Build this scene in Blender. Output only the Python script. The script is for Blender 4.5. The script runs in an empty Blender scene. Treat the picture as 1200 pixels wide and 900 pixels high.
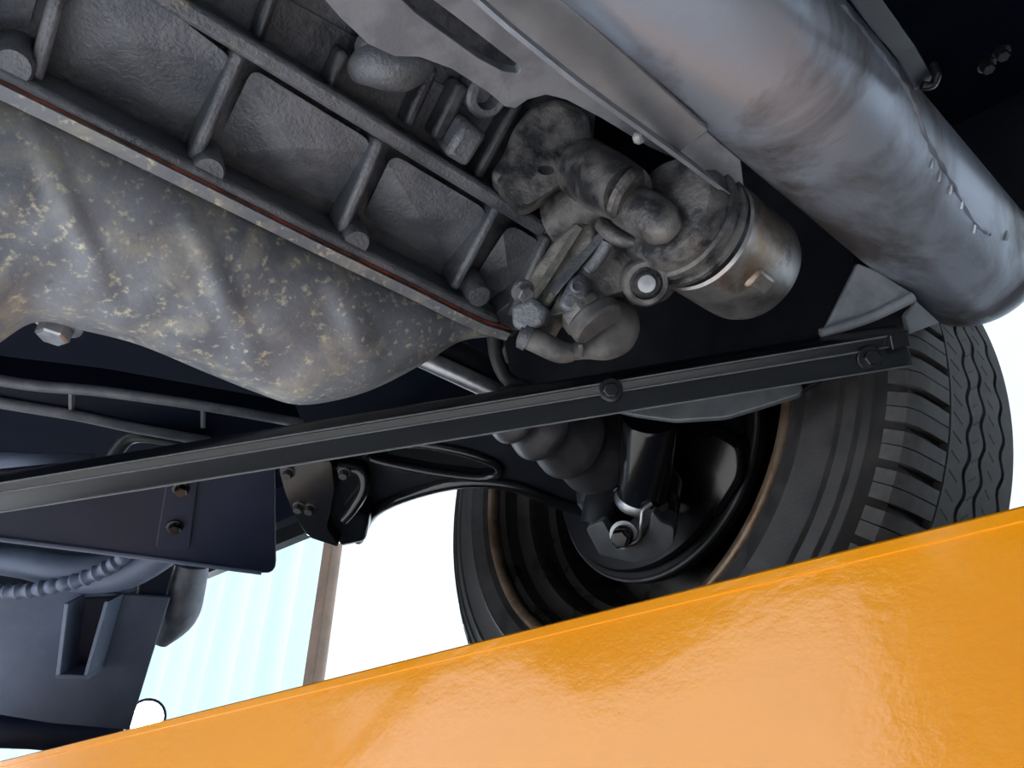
import bpy, bmesh, math, random
from mathutils import Vector, Matrix
random.seed(7)
D = bpy.data
S = bpy.context.scene
COL = S.collection
# ------------------------------------------------------------------ camera, light, exposure
FPX = 901.0
PITCH = math.radians(35)
cam = D.cameras.new('camera'); cam.sensor_width = 36; cam.lens = FPX / 1200 * 36; cam.clip_start = 0.01; cam.clip_end = 200
camo = D.objects.new('camera', cam); COL.objects.link(camo)
camo.rotation_euler = (math.pi / 2 + PITCH, 0, 0)
S.camera = camo
S.view_settings.view_transform = 'Standard'; S.view_settings.look = 'None'
S.view_settings.gamma = 1; S.view_settings.use_curve_mapping = False
S.view_settings.exposure = 1.7
W = D.worlds.new('world'); S.world = W; W.use_nodes = True
bg = W.node_tree.nodes['Background']; bg.inputs[0].default_value = (0.76, 0.88, 1.0, 1); bg.inputs[1].default_value = 1.0
O = Vector((0.63, 0.777, 0)).normalized()      # across the car, towards the wheel
L = Vector((-O.y, O.x, 0))                     # along the car
UP = Vector((0, 0, 1))
sun = D.lights.new('sun', 'SUN'); sun.energy = 5.0; sun.angle = 0.01; sun.color = (1, 0.96, 0.9)
suno = D.objects.new('sun', sun); COL.objects.link(suno)
SE = math.radians(31); SA = math.radians(28)      # low sun shining in through the open door behind the viewer
sd = (O * math.cos(SA) - L * math.sin(SA)) * math.cos(SE) - UP * math.sin(SE)
suno.rotation_euler = sd.to_track_quat('-Z', 'Y').to_euler(); suno.location = -sd * 12

# ------------------------------------------------------------------ helpers
CX = Vector((1, 0, 0)); CF = Vector((0, math.cos(PITCH), math.sin(PITCH))); CD = Vector((0, math.sin(PITCH), -math.cos(PITCH)))
def ray(x, y): return CX * ((x - 600) / FPX) + CD * ((y - 450) / FPX) + CF
def P(x, y, d): return ray(x, y) * d
def plane3(a, b, c):
    A, B, C = P(*a), P(*b), P(*c); n = (B - A).cross(C - A).normalized()
    if n.dot(CF) > 0: n = -n
    return A, n
def onp(pl, x, y, off=0.0):
    A, n = pl; r = ray(x, y); return r * ((A + n * off).dot(n) / r.dot(n))
def wpt(l, o, z): return L * l + O * o + UP * z

def mesh(name, V, F, mat, smooth=40, bevel=0.0, sub=0, seg=2):
    me = D.meshes.new(name); me.from_pydata([tuple(v) for v in V], [], F); me.update()
    bm = bmesh.new(); bm.from_mesh(me)
    bmesh.ops.remove_doubles(bm, verts=bm.verts, dist=1e-6)
    bmesh.ops.recalc_face_normals(bm, faces=bm.faces); bm.to_mesh(me); bm.free()
    if smooth:
        me.shade_smooth(); me.set_sharp_from_angle(angle=math.radians(smooth))
    me.materials.append(mat)
    return me
def join(*vfs):
    V, F = [], []
    for v, f in vfs:
        k = len(V); V += list(v); F += [[i + k for i in q] for q in f]
    return V, F
def thing(name, loc, label, cat, group=None):
    o = D.objects.new(name, None); COL.objects.link(o); o.location = loc; o.empty_display_size = 0.02
    o['label'] = label; o['category'] = cat
    if group: o['group'] = group
    return o
def rootloc(o):
    p = o.location.copy()
    while o.parent: o = o.parent; p += o.location
    return p
def obj(name, vf, mat, parent=None, smooth=40, bevel=0, seg=2, label=None, cat=None, kind=None, group=None, sub=0):
    V, F = vf
    if parent: org = rootloc(parent)
    else:
        lo = Vector([min(v[i] for v in V) for i in range(3)]); hi = Vector([max(v[i] for v in V) for i in range(3)])
        org = Vector(((lo.x + hi.x) / 2, (lo.y + hi.y) / 2, lo.z))
    me = mesh(name, [Vector(v) - org for v in V], F, mat, smooth)
    o = D.objects.new(name, me); COL.objects.link(o)
    if parent: o.parent = parent
    else: o.location = org
    if sub:
        m = o.modifiers.new('sub', 'SUBSURF'); m.levels = sub; m.render_levels = sub
    if bevel:
        m = o.modifiers.new('bevel', 'BEVEL'); m.width = bevel; m.segments = seg; m.limit_method = 'ANGLE'; m.angle_limit = math.radians(35)
    if label: o['label'] = label
    if cat: o['category'] = cat
    if kind: o['kind'] = kind
    if group: o['group'] = group
    return o
def frame(ax, hint=None):
    ax = ax.normalized(); h = hint or (UP if abs(ax.z) < 0.9 else CX)
    u = ax.cross(h).normalized(); v = ax.cross(u).normalized(); return u, v
def lathe(c, ax, prof, n=40, ph=0, caps=True):
    """prof: list of (radius, height along axis)"""
    u, v = frame(ax); ax = ax.normalized(); V, F = [], []
    for r, h in prof:
        for k in range(n):
            a = ph + 2 * math.pi * k / n; V.append(c + ax * h + (u * math.cos(a) + v * math.sin(a)) * r)
    for i in range(len(prof) - 1):
        for k in range(n):
            k2 = (k + 1) % n; F.append([i * n + k, i * n + k2, (i + 1) * n + k2, (i + 1) * n + k])
    if caps and prof[0][0] > 1e-5: F.append(list(range(n)))
    if caps and prof[-1][0] > 1e-5: F.append([(len(prof) - 1) * n + k for k in range(n)])
    return V, F
def catmull(pts, n=6):
    if len(pts) < 3: return pts
    out = []
    for i in range(len(pts) - 1):
        p0 = pts[max(0, i - 1)]; p1 = pts[i]; p2 = pts[i + 1]; p3 = pts[min(len(pts) - 1, i + 2)]
        for k in range(n):
            t = k / n
            out.append(tuple(0.5 * (2 * b + (c - a) * t + (2 * a - 5 * b + 4 * c - d) * t * t + (3 * b - a - 3 * c + d) * t ** 3) for a, b, c, d in zip(p0, p1, p2, p3)))
    out.append(tuple(pts[-1])); return out
def tube(pts, r, n=14, smooth=0, caps=True):
    """pts: world Vectors; r: radius or list"""
    if not hasattr(r, '__len__'): r = [r] * len(pts)
    if smooth:
        q = catmull([tuple(p) + (rr,) for p, rr in zip(pts, r)], smooth); pts = [Vector(a[:3]) for a in q]; r = [a[3] for a in q]
    V, F = [], []; u = None
    for i, p in enumerate(pts):
        t = (pts[min(i + 1, len(pts) - 1)] - pts[max(0, i - 1)]).normalized()
        if u is None: u, v = frame(t)
        else: u = (u - t * u.dot(t)).normalized(); v = t.cross(u)
        for k in range(n):
            a = 2 * math.pi * k / n; V.append(p + (u * math.cos(a) + v * math.sin(a)) * r[i])
    for i in range(len(pts) - 1):
        for k in range(n):
            k2 = (k + 1) % n; F.append([i * n + k, i * n + k2, (i + 1) * n + k2, (i + 1) * n + k])
    if caps: F.append(list(range(n))); F.append([(len(pts) - 1) * n + k for k in range(n)])
    return V, F
def ptube(ps, rpx_or_r, n=14, smooth=5): return tube([P(*p) for p in ps], rpx_or_r, n, smooth)
def obox(c, a, b, d):
    V = [c + a * i + b * j + d * k for i in (-1, 1) for j in (-1, 1) for k in (-1, 1)]
    return V, [[0, 1, 3, 2], [4, 6, 7, 5], [0, 4, 5, 1], [2, 3, 7, 6], [0, 2, 6, 4], [1, 5, 7, 3]]
def bar(a, b, wdir, w, ddir, d):
    """box from a to b; width w along wdir, depth d along ddir"""
    return obox((a + b) / 2, (b - a) / 2, wdir.normalized() * w / 2, ddir.normalized() * d / 2)
def fillet(pts, r, n=4):
    out = []; N = len(pts)
    for i in range(N):
        p0, p1, p2 = Vector(pts[i - 1]), Vector(pts[i]), Vector(pts[(i + 1) % N])
        a = (p0 - p1); b = (p2 - p1); la, lb = a.length, b.length; rr = min(r, la * 0.45, lb * 0.45)
        A = p1 + a.normalized() * rr; B = p1 + b.normalized() * rr
        for k in range(n + 1):
            t = k / n; out.append(tuple(A * (1 - t) ** 2 + p1 * 2 * t * (1 - t) + B * t * t))
    return out
def prism(loop, vec, holes=()):
    """loop & holes: lists of world points in one plane; extruded by vec"""
    bm = bmesh.new(); edges = []
    for lp in [loop] + list(holes):
        vs = [bm.verts.new(p) for p in lp]
        edges += [bm.edges.new((vs[i], vs[(i + 1) % len(vs)])) for i in range(len(vs))]
    bmesh.ops.triangle_fill(bm, edges=edges, use_beauty=True, use_dissolve=False)
    bmesh.ops.dissolve_limit(bm, angle_limit=0.01, verts=bm.verts, edges=bm.edges) if not holes else None
    ex = bmesh.ops.extrude_face_region(bm, geom=bm.faces[:], use_keep_orig=True)
    bmesh.ops.translate(bm, verts=[g for g in ex['geom'] if isinstance(g, bmesh.types.BMVert)], vec=vec)
    bmesh.ops.recalc_face_normals(bm, faces=bm.faces)
    bm.verts.index_update(); V = [v.co.copy() for v in bm.verts]; F = [[v.index for v in f.verts] for f in bm.faces]; bm.free()
    return V, F
def plate(pts, pl, th, holes=(), r=0, off=0.0):
    """pixel outline on plane pl, thickened away from the viewer"""
    if r: pts = fillet(pts, r)
    A, n = pl
    return prism([onp(pl, x, y, off) for x, y in pts], -n * th, [[onp(pl, x, y, off) for x, y in h] for h in holes])
def hexbolt(c, ax, r, h, flange=1.35):
    ax = ax.normalized()
    return join(lathe(c, ax, [(r * flange, 0), (r * flange, h * 0.25), (r * 1.0, h * 0.32)], 20),
                lathe(c, ax, [(r, h * 0.3), (r, h * 0.9), (r * 0.85, h), (0, h)], 6))
def loft(rows, closed=False):
    V, F = [], []; n = len(rows[0])
    for r in rows: V += r
    for i in range(len(rows) - 1):
        for k in range(n - 1 + (1 if closed else 0)):
            k2 = (k + 1) % n; F.append([i * n + k, i * n + k2, (i + 1) * n + k2, (i + 1) * n + k])
    return V, F

# ------------------------------------------------------------------ materials
def mat(name, c1, c2=None, scale=40, rough=0.5, rough2=None, metal=0.0, bump=0.0, bscale=200, coat=0.0, lo=0.4, hi=0.6, layers=(), trans=0, spec=0.5, dist=0.0, stretch=None, bd=0.0006):
    m = D.materials.new(name); m.use_nodes = True; nt = m.node_tree; N = nt.nodes; LK = nt.links
    b = N['Principled BSDF']; b.inputs['Metallic'].default_value = metal; b.inputs['Roughness'].default_value = rough
    b.inputs['Coat Weight'].default_value = coat; b.inputs['Coat Roughness'].default_value = 0.06; b.inputs['Specular IOR Level'].default_value = spec
    tc = N.new('ShaderNodeTexCoord'); src = tc.outputs['Object']
    if stretch:
        mp = N.new('ShaderNodeMapping'); LK.new(src, mp.inputs[0])
        mp.inputs['Rotation'].default_value = stretch[0]; mp.inputs['Scale'].default_value = stretch[1]; src = mp.outputs[0]
    def noise(sc, det=6, ds=0.0):
        n = N.new('ShaderNodeTexNoise'); n.inputs['Scale'].default_value = sc; n.inputs['Detail'].default_value = det; n.inputs['Distortion'].default_value = ds
        n.inputs['Roughness'].default_value = 0.6; LK.new(src, n.inputs['Vector']); return n
    def ramp(fac, a, bb, lo_, hi_):
        r = N.new('ShaderNodeValToRGB'); r.color_ramp.elements[0].position = lo_; r.color_ramp.elements[1].position = hi_
        r.color_ramp.elements[0].color = a; r.color_ramp.elements[1].color = bb; LK.new(fac, r.inputs[0]); return r
    col = None
    if c2:
        n = noise(scale, ds=dist); r = ramp(n.outputs[0], (*c1, 1), (*c2, 1), lo, hi); col = r.outputs[0]
        if rough2 is not None:
            rr = ramp(n.outputs[0], (rough,) * 3 + (1,), (rough2,) * 3 + (1,), lo, hi); LK.new(rr.outputs[0], b.inputs['Roughness'])
    for (c, sc, l, h, *rest) in layers:
        n = noise(sc, 8, rest[0] if rest else 0); k = ramp(n.outputs[0], (0, 0, 0, 1), (1, 1, 1, 1), l, h)
        mx = N.new('ShaderNodeMix'); mx.data_type = 'RGBA'; LK.new(k.outputs[0], mx.inputs[0])
        if col: LK.new(col, mx.inputs[6])
        else: mx.inputs[6].default_value = (*c1, 1)
        mx.inputs[7].default_value = (*c, 1); col = mx.outputs[2]
    if col: LK.new(col, b.inputs['Base Color'])
    else: b.inputs['Base Color'].default_value = (*c1, 1)
    if bump:
        n = noise(bscale, 4); bp = N.new('ShaderNodeBump'); bp.inputs['Strength'].default_value = bump; bp.inputs['Distance'].default_value = bd
        LK.new(n.outputs[0], bp.inputs['Height']); LK.new(bp.outputs[0], b.inputs['Normal'])
    return m
M = {}
M['cast'] = mat('dirty_cast_aluminium', (0.10, 0.11, 0.13), (0.18, 0.19, 0.215), 30, 0.28, 0.45, 0.35, 0.6, 420, layers=[((0.28, 0.25, 0.20), 75, 0.64, 0.80)], bd=0.0016)
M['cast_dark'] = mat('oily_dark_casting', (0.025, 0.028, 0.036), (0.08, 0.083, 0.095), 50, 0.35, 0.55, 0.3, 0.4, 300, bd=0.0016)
M['cast_light'] = mat('pale_cast_aluminium', (0.15, 0.15, 0.15), (0.32, 0.31, 0.28), 70, 0.45, 0.6, 0.5, 0.6, 350, layers=[((0.38, 0.33, 0.22), 90, 0.58, 0.72)], bd=0.0016)
M['pump'] = mat('greasy_pump_casting', (0.035, 0.036, 0.042), (0.16, 0.155, 0.155), 60, 0.32, 0.55, 0.4, 0.5, 300, layers=[((0.22, 0.17, 0.11), 45, 0.62, 0.75)], bd=0.0016)
M['pan'] = mat('dusty_oil_pan_steel', (0.17, 0.185, 0.22), (0.25, 0.265, 0.30), 18, 0.42, 0.55, 0.2, 0.5, 400,
               layers=[((0.40, 0.385, 0.34), 30, 0.50, 0.72, 0.6), ((0.64, 0.59, 0.45), 190, 0.56, 0.70), ((0.09, 0.095, 0.11), 60, 0.66, 0.78), ((0.38, 0.17, 0.06), 30, 0.74, 0.78)])
M['gasket'] = mat('red_brown_gasket', (0.26, 0.06, 0.04), (0.06, 0.03, 0.03), 60, 0.6)
M['bracket'] = mat('grey_coated_steel', (0.19, 0.205, 0.24), (0.27, 0.285, 0.32), 60, 0.5, 0.6, 0.3, 0.25, 500)
M['strap'] = mat('smooth_grey_steel', (0.19, 0.20, 0.22), (0.25, 0.26, 0.28), 30, 0.45, 0.5, 0.4, 0.1, 500)
M['muffler'] = mat('stained_muffler_steel', (0.10, 0.09, 0.09), (0.34, 0.375, 0.45), 11, 0.5, 0.34, 0.6, 0.2, 200, lo=0.36, hi=0.54, dist=0.8)
M['black'] = mat('black_gloss_paint', (0.008, 0.009, 0.012), None, rough=0.18, bump=0.1, bscale=120)
M['satin'] = mat('black_satin_paint', (0.007, 0.009, 0.014), (0.012, 0.014, 0.02), 60, 0.42, 0.5, 0, 0.12, 300, spec=0.3)
M['under'] = mat('black_underbody', (0.004, 0.006, 0.013), (0.007, 0.009, 0.018), 20, 0.8, 0.9, 0, 0.2, 150, spec=0.04)
M['channel'] = mat('black_painted_channel', (0.006, 0.007, 0.010), None, rough=0.25, bump=0.05, bscale=200)
M['rubber'] = mat('tyre_rubber', (0.028, 0.028, 0.031), (0.05, 0.048, 0.05), 60, 0.5, 0.65, 0, 0.25, 500, layers=[((0.09, 0.085, 0.08), 35, 0.66, 0.8)])
M['tread'] = mat('worn_tread_rubber', (0.075, 0.075, 0.08), (0.11, 0.108, 0.112), 80, 0.6, 0.7, 0, 0.3, 500)
M['boot'] = mat('boot_rubber', (0.018, 0.018, 0.022), (0.03, 0.03, 0.035), 60, 0.4, 0.5, 0, 0.1, 300)
M['rim'] = mat('dark_rim_steel', (0.045, 0.042, 0.04), (0.075, 0.07, 0.066), 30, 0.25, 0.35, 0.5, 0.1, 300)
M['rotor'] = mat('dark_brake_steel', (0.018, 0.018, 0.02), (0.03, 0.03, 0.033), 40, 0.45, 0.55, 0.2)
M['rimlip'] = mat('rusty_rim_lip', (0.16, 0.10, 0.06), (0.24, 0.18, 0.13), 50, 0.35, 0.5, 0.5, 0.2, 300)
M['steel'] = mat('bright_bolt_steel', (0.30, 0.31, 0.34), (0.42, 0.43, 0.46), 90, 0.3, 0.4, 0.9, 0.1, 400)
M['filter'] = mat('brushed_filter_can', (0.16, 0.14, 0.13), (0.46, 0.46, 0.47), 22, 0.3, 0.4, 0.85, 0.1, 300, lo=0.35, hi=0.55, layers=[((0.03, 0.025, 0.022), 28, 0.58, 0.68), ((0.30, 0.22, 0.16), 18, 0.52, 0.66)])
M['knuckle'] = mat('grey_knuckle_iron', (0.10, 0.11, 0.125), (0.14, 0.15, 0.165), 60, 0.45, 0.55, 0.2, 0.2, 400)
M['yellow'] = mat('yellow_lift_enamel', (0.90, 0.32, 0.001), (0.93, 0.345, 0.001), 6, 0.15, None, 0, 0.25, 90, coat=0.3, bd=0.0014, layers=[((0.25, 0.13, 0.01), 70, 0.735, 0.76)], stretch=((0, 0, -math.atan2(O.x, O.y)), (0.35, 1, 1)))
M['blue'] = mat('dark_blue_enamel', (0.01, 0.02, 0.12), None, rough=0.35)
M['brown'] = mat('brown_post_paint', (0.22, 0.15, 0.11), (0.28, 0.19, 0.14), 8, 0.6)
M['concrete'] = mat('pale_concrete', (0.50, 0.51, 0.53), (0.60, 0.61, 0.63), 2, 0.7, 0.85)
M['wall'] = mat('white_wall_paint', (0.75, 0.75, 0.74), (0.80, 0.80, 0.79), 3, 0.7)
M['roof'] = mat('grey_roof_sheet', (0.22, 0.23, 0.25), (0.27, 0.28, 0.30), 3, 0.6)
M['bluegrey'] = mat('blue_grey_plate', (0.10, 0.13, 0.20), (0.15, 0.18, 0.26), 8, 0.5, 0.6, 0.2)
M['plastic_blue'] = mat('dark_blue_black_plastic', (0.010, 0.014, 0.032), (0.016, 0.02, 0.04), 10, 0.45, 0.5, 0, 0.08, 300, spec=0.25)
M['hose'] = mat('grey_hose', (0.05, 0.05, 0.054), (0.12, 0.118, 0.115), 60, 0.5, 0.6, 0, 0.4, 300)
def translucent(name, c, tint):
    m = D.materials.new(name); m.use_nodes = True; nt = m.node_tree; nt.nodes.clear()
    o = nt.nodes.new('ShaderNodeOutputMaterial'); t = nt.nodes.new('ShaderNodeBsdfTranslucent'); d = nt.nodes.new('ShaderNodeBsdfDiffuse'); x = nt.nodes.new('ShaderNodeMixShader')
    t.inputs[0].default_value = (*c, 1); d.inputs[0].default_value = (*tint, 1); x.inputs[0].default_value = 0.35
    nt.links.new(t.outputs[0], x.inputs[1]); nt.links.new(d.outputs[0], x.inputs[2]); nt.links.new(x.outputs[0], o.inputs[0]); return m
M['sheet'] = translucent('backlit_white_sheet', (0.92, 0.93, 0.92), (0.85, 0.85, 0.85))
M['curtain'] = translucent('backlit_blue_white_curtain', (0.58, 0.70, 0.74), (0.4, 0.5, 0.55))
def emit(name, c, s):
    m = D.materials.new(name); m.use_nodes = True; nt = m.node_tree; nt.nodes.clear()
    o = nt.nodes.new('ShaderNodeOutputMaterial'); e = nt.nodes.new('ShaderNodeEmission'); e.inputs[0].default_value = (*c, 1); e.inputs[1].default_value = s
    nt.links.new(e.outputs[0], o.inputs[0]); return m
M['lamp'] = emit('lamp_light', (0.9, 0.96, 1.0), 60)

# ------------------------------------------------------------------ the garage
FZ, RZ = -1.35, 2.7
OB, OF = -4.0, 3.0          # wall behind the viewer, wall behind the car
L0, L1 = -6.0, 9.0
def wbox(l0, l1, o0, o1, z0, z1):
    return obox(wpt((l0 + l1) / 2, (o0 + o1) / 2, (z0 + z1) / 2), L * (l1 - l0) / 2, O * (o1 - o0) / 2, UP * (z1 - z0) / 2)
obj('ground', wbox(-60, 60, -60, 60, FZ - 0.3, FZ - 0.02), M['concrete'], kind='structure')
obj('floor', wbox(L0, L1, OB, OF, FZ - 0.02, FZ), M['concrete'], kind='structure')
obj('ceiling', wbox(L0, L1, OB - 0.2, OF + 0.2, RZ, RZ + 0.1), M['roof'], kind='structure')
obj('wall_back', join(wbox(L0, 1.2, OB - 0.12, OB, FZ, RZ), wbox(5.9, L1, OB - 0.12, OB, FZ, RZ), wbox(1.2, 5.9, OB - 0.12, OB, 1.8, RZ)), M['wall'], kind='structure')
obj('wall_right', wbox(L0 - 0.12, L0, OB, OF, FZ, RZ), M['wall'], kind='structure')  # unseen end wall, added to make the light more directional
obj('wall_left', join(wbox(L1, L1 + 0.12, OB, OF, FZ, FZ + 0.9), wbox(L1, L1 + 0.12, OB, OF, 1.6, RZ), wbox(L1, L1 + 0.12, OB, -2.5, FZ + 0.9, 1.6), wbox(L1, L1 + 0.12, 2, OF, FZ + 0.9, 1.6)), M['wall'], kind='structure')  # unseen end wall with an opening, added to cut the flat ambient light
wf = obj('wall_far', wbox(L0, L1, OF, OF + 0.1, FZ, FZ + 0.5), M['wall'], kind='structure')
seams = [-6, -4.6, -3.2, -1.8, -0.4, 0.75, 1.9, 3.22, 3.92]
for a, b in zip(seams, seams[1:]):
    obj('panel', wbox(a + 0.008, b - 0.008, OF + 0.03, OF + 0.036, FZ + 0.5, RZ), M['sheet'], wf)
obj('rail', wbox(L0, 3.9, OF + 0.0, OF + 0.06, 1.02, 1.06), M['wall'], wf)
obj('trim_1', wbox(3.93, 4.03, OF - 0.04, OF + 0.05, FZ, RZ), M['brown'], kind='structure', bevel=0.008)
rows = []
for z in (FZ + 0.02, 0.5, 1.5, RZ - 0.02):
    rows.append([wpt(4.06 + i * 0.02, OF + 0.05 + 0.05 * math.sin(i * 0.42) + 0.02 * math.sin(i * 0.17 + 1), z) for i in range(245)])
obj('curtain', loft(rows), M['curtain'], label='pale blue-white translucent curtain hanging left of the brown post', cat='curtain')

# ------------------------------------------------------------------ car underbody
UZ = 0.66
UB = thing('car_underbody', wpt(0, 0, UZ), 'black vehicle underbody floor above the engine and exhaust', 'underbody')
obj('floor_panel', wbox(-1.6, 2.2, -0.9, 0.36, UZ, UZ + 0.03), M['under'], UB)
obj('side_panel', wbox(0.33, 2.2, 0.36, 0.74, UZ, UZ + 0.03), M['under'], UB)
obj('wheel_house', join(wbox(-0.42, 0.36, 0.36, 0.80, 0.80, 0.83), wbox(-0.42, -0.40, 0.36, 0.8, UZ, 0.8), wbox(0.34, 0.36, 0.36, 0.8, UZ, 0.8), wbox(-0.42, 0.36, 0.355, 0.365, UZ, 0.8)), M['under'], UB)
obj('side_panel', wbox(-1.6, -0.40, 0.36, 0.74, UZ, UZ + 0.03), M['under'], UB)
obj('sill', wbox(0.36, 2.2, 0.72, 0.74, 0.585, UZ), M['under'], UB)
obj('body_side', wbox(-1.6, 2.2, 0.80, 0.82, 0.60, 1.6), M['satin'], UB)
obj('body_side', wbox(-1.6, 2.2, -0.92, -0.90, 0.60, 1.6), M['satin'], UB)
obj('firewall', wbox(-1.62, -1.58, -0.9, 0.8, 0.5, 1.6), M['under'], UB)
for px, py in ((1155, 75), (1172, 60)):
    q = P(px, py, UZ / ray(px, py).z); obj('bolt', hexbolt(q, -UP, 0.006, 0.01), M['black'], UB)

# ------------------------------------------------------------------ engine frame of reference
def camv(x, y, z): return (CX * x + CD * y + CF * z).normalized()
e1 = camv(0.731, 0.288, 0.618); e2 = camv(0.556, -0.776, -0.297); e2 = (e2 - e1 * e1.dot(e2)).normalized()
e3 = e1.cross(e2); e3 = -e3 if e3.dot(CF) > 0 else e3
EPL = (P(270, 75, 0.42), e3)
def E(x, y, w=0.0): return onp(EPL, x, y, w)

EB = thing('engine_block', E(320, 230, 0), 'ribbed dark cast aluminium engine block with recessed panels above the oil pan', 'engine')
# upper rail and lower flange
def strip(a, b, wpx_w, w0, w1):
    pa, pb = E(*a, w1), E(*b, w1); t = (pb - pa).normalized(); s = e3.cross(t).normalized()
    return bar(pa - e3 * (w1 - w0) / 2, pb - e3 * (w1 - w0) / 2, s, wpx_w, e3, w1 - w0)
obj('upper_rail', strip((-220, -257), (640, 272), 0.011, -0.03, 0.006), M['cast'], EB, bevel=0.003)
obj('pan_flange', strip((-420, -116), (585, 380), 0.010, -0.03, 0.012), M['cast'], EB, bevel=0.003)
ribs = [((-190, -20), (-128, -195)), ((40, 95), (78, -40)), ((225, 195), (283, 62)), ((400, 275), (447, 165)), ((533, 340), (585, 243)), ((600, 372), (645, 278))]
for a, b in ribs:
    obj('rib', strip(a, b, 0.0075, -0.03, 0.004), M['cast'], EB, bevel=0.0028)
panels = [[(-370, -330), (-150, -200), (-205, -40), (-390, -120)], [(-110, -180), (60, -70), (22, 78), (-165, -18)], [(92, -60), (150, -25), (272, 68), (215, 172), (50, 88)], [(296, 80), (436, 166), (395, 258), (246, 185)], [(460, 180), (572, 247), (528, 328), (418, 268)], [(597, 262), (636, 285), (598, 360), (548, 338)]]
for q in panels:
    cx = sum(p[0] for p in q) / len(q); cy = sum(p[1] for p in q) / len(q)
    q = fillet(q, 14, 4); lo, hi = [], []
    for x, y in q:      # floor dips towards the flange
        s = (y - cy) * 0.86 - (x - cx) * 0.5
        lo.append(E(x, y, -0.004 - 0.022 * max(0, min(1, (s + 5) / 50))))
    c = E(cx, cy, -0.005)
    V = lo + [c]; F = [[i, (i + 1) % len(lo), len(lo)] for i in range(len(lo))]
    obj('panel', (V, F), M['cast'], EB, smooth=12)
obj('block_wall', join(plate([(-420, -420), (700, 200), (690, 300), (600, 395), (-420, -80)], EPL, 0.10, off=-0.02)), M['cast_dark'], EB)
for x, y in ((238, 180), (405, 262), (20, 60), (545, 325)):
    obj('boss', lathe(E(x, y, -0.02), e3, [(0.0105, 0), (0.0095, 0.028), (0.008, 0.031), (0, 0.031)], 20), M['cast'], EB, bevel=0)
# upper pockets
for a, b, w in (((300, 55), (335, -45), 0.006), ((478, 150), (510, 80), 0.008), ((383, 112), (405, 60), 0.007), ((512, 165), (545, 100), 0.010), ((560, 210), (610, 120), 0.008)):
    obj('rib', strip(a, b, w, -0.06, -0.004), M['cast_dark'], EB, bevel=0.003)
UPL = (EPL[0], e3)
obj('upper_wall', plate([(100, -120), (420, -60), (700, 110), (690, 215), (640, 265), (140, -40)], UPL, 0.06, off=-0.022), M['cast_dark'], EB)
obj('lug', tube([E(418, 82, -0.01), E(440, 76, 0.0), E(470, 78, 0.002), E(496, 72, -0.006)], [0.008, 0.0135, 0.0145, 0.009], 18, 4), M['cast'], EB)
obj('lug', tube([E(428, 52, -0.012), E(440, 62, -0.004), E(446, 80, -0.004)], [0.008, 0.011, 0.009], 16, 4), M['cast'], EB)
obj('pad', strip((535, 190), (560, 150), 0.019, -0.04, 0.010), M['cast'], EB, bevel=0.004)
obj('ring_boss', lathe(E(560, 105, -0.02), e3, [(0.014, 0), (0.014, 0.016), (0.012, 0.018), (0.008, 0.018), (0.007, 0.006), (0, 0.006)], 24), M['cast'], EB)
# end face of the block towards the pump
obj('end_wall', plate([(640, 268), (660, 262), (612, 388), (560, 385), (600, 352)], EPL, 0.05, off=-0.002, r=6), M['cast'], EB, bevel=0.003)
# engine mount arm with bolt hole
mp = plane3((580, 200, 0.50), (670, 185, 0.50), (640, 120, 0.50))
MA = thing('engine_mount_arm', P(640, 215, 0.52), 'stained cast mount arm with a drilled round boss above the pump', 'engine mount')
obj('arm', plate([(572, 205), (590, 180), (600, 150), (625, 118), (655, 112), (690, 128), (695, 165), (672, 190), (630, 212), (598, 228)], mp, 0.03, r=12), M['pump'], MA, bevel=0.006, seg=3)
obj('boss', plate([(580, 212), (598, 196), (640, 180), (662, 186), (670, 200), (660, 214), (622, 238), (610, 242)], plane3((580, 212, 0.488), (662, 186, 0.488), (622, 238, 0.488)), 0.03, r=8, holes=[[(640 + 10 * math.cos(a), 199 + 6 * math.sin(a)) for a in [k * math.pi / 6 for k in range(12)]]]), M['pump'], MA, bevel=0.003)
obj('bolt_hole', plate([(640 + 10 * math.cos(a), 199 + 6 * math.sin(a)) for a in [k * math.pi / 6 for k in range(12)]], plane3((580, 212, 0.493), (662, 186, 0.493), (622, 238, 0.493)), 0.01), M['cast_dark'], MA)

# ------------------------------------------------------------------ oil pan
OP = thing('oil_pan', P(330, 440, 0.45), 'dusty dented grey steel oil pan with yellowish grime under the engine', 'oil pan')
top = [(-420, -104), (-290, -40), (-160, 24), (-60, 72), (0, 103), (100, 152), (233, 218), (383, 293), (480, 340), (560, 380), (596, 392)]
bot = [(-480, 440), (-330, 455), (-200, 452), (-100, 425), (-20, 412), (40, 378), (100, 388), (165, 405), (240, 436), (300, 460), (345, 474), (390, 470), (440, 455), (500, 424), (540, 400), (585, 394), (600, 392)]
def resample(pts, n):
    c = catmull([tuple(map(float, p)) for p in pts], 12); d = [0]
    for a, b in zip(c, c[1:]): d.append(d[-1] + math.dist(a, b))
    out = []; j = 0
    for i in range(n):
        t = d[-1] * i / (n - 1)
        while j < len(d) - 2 and d[j + 1] < t: j += 1
        k = (t - d[j]) / (d[j + 1] - d[j] + 1e-9); out.append(tuple(a + (b - a) * k for a, b in zip(c[j], c[j + 1])))
    return out
NC = 120
tp, bt = resample(top, NC), resample(bot, NC)
rows = []; NR = 26
dn = -e2
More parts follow.
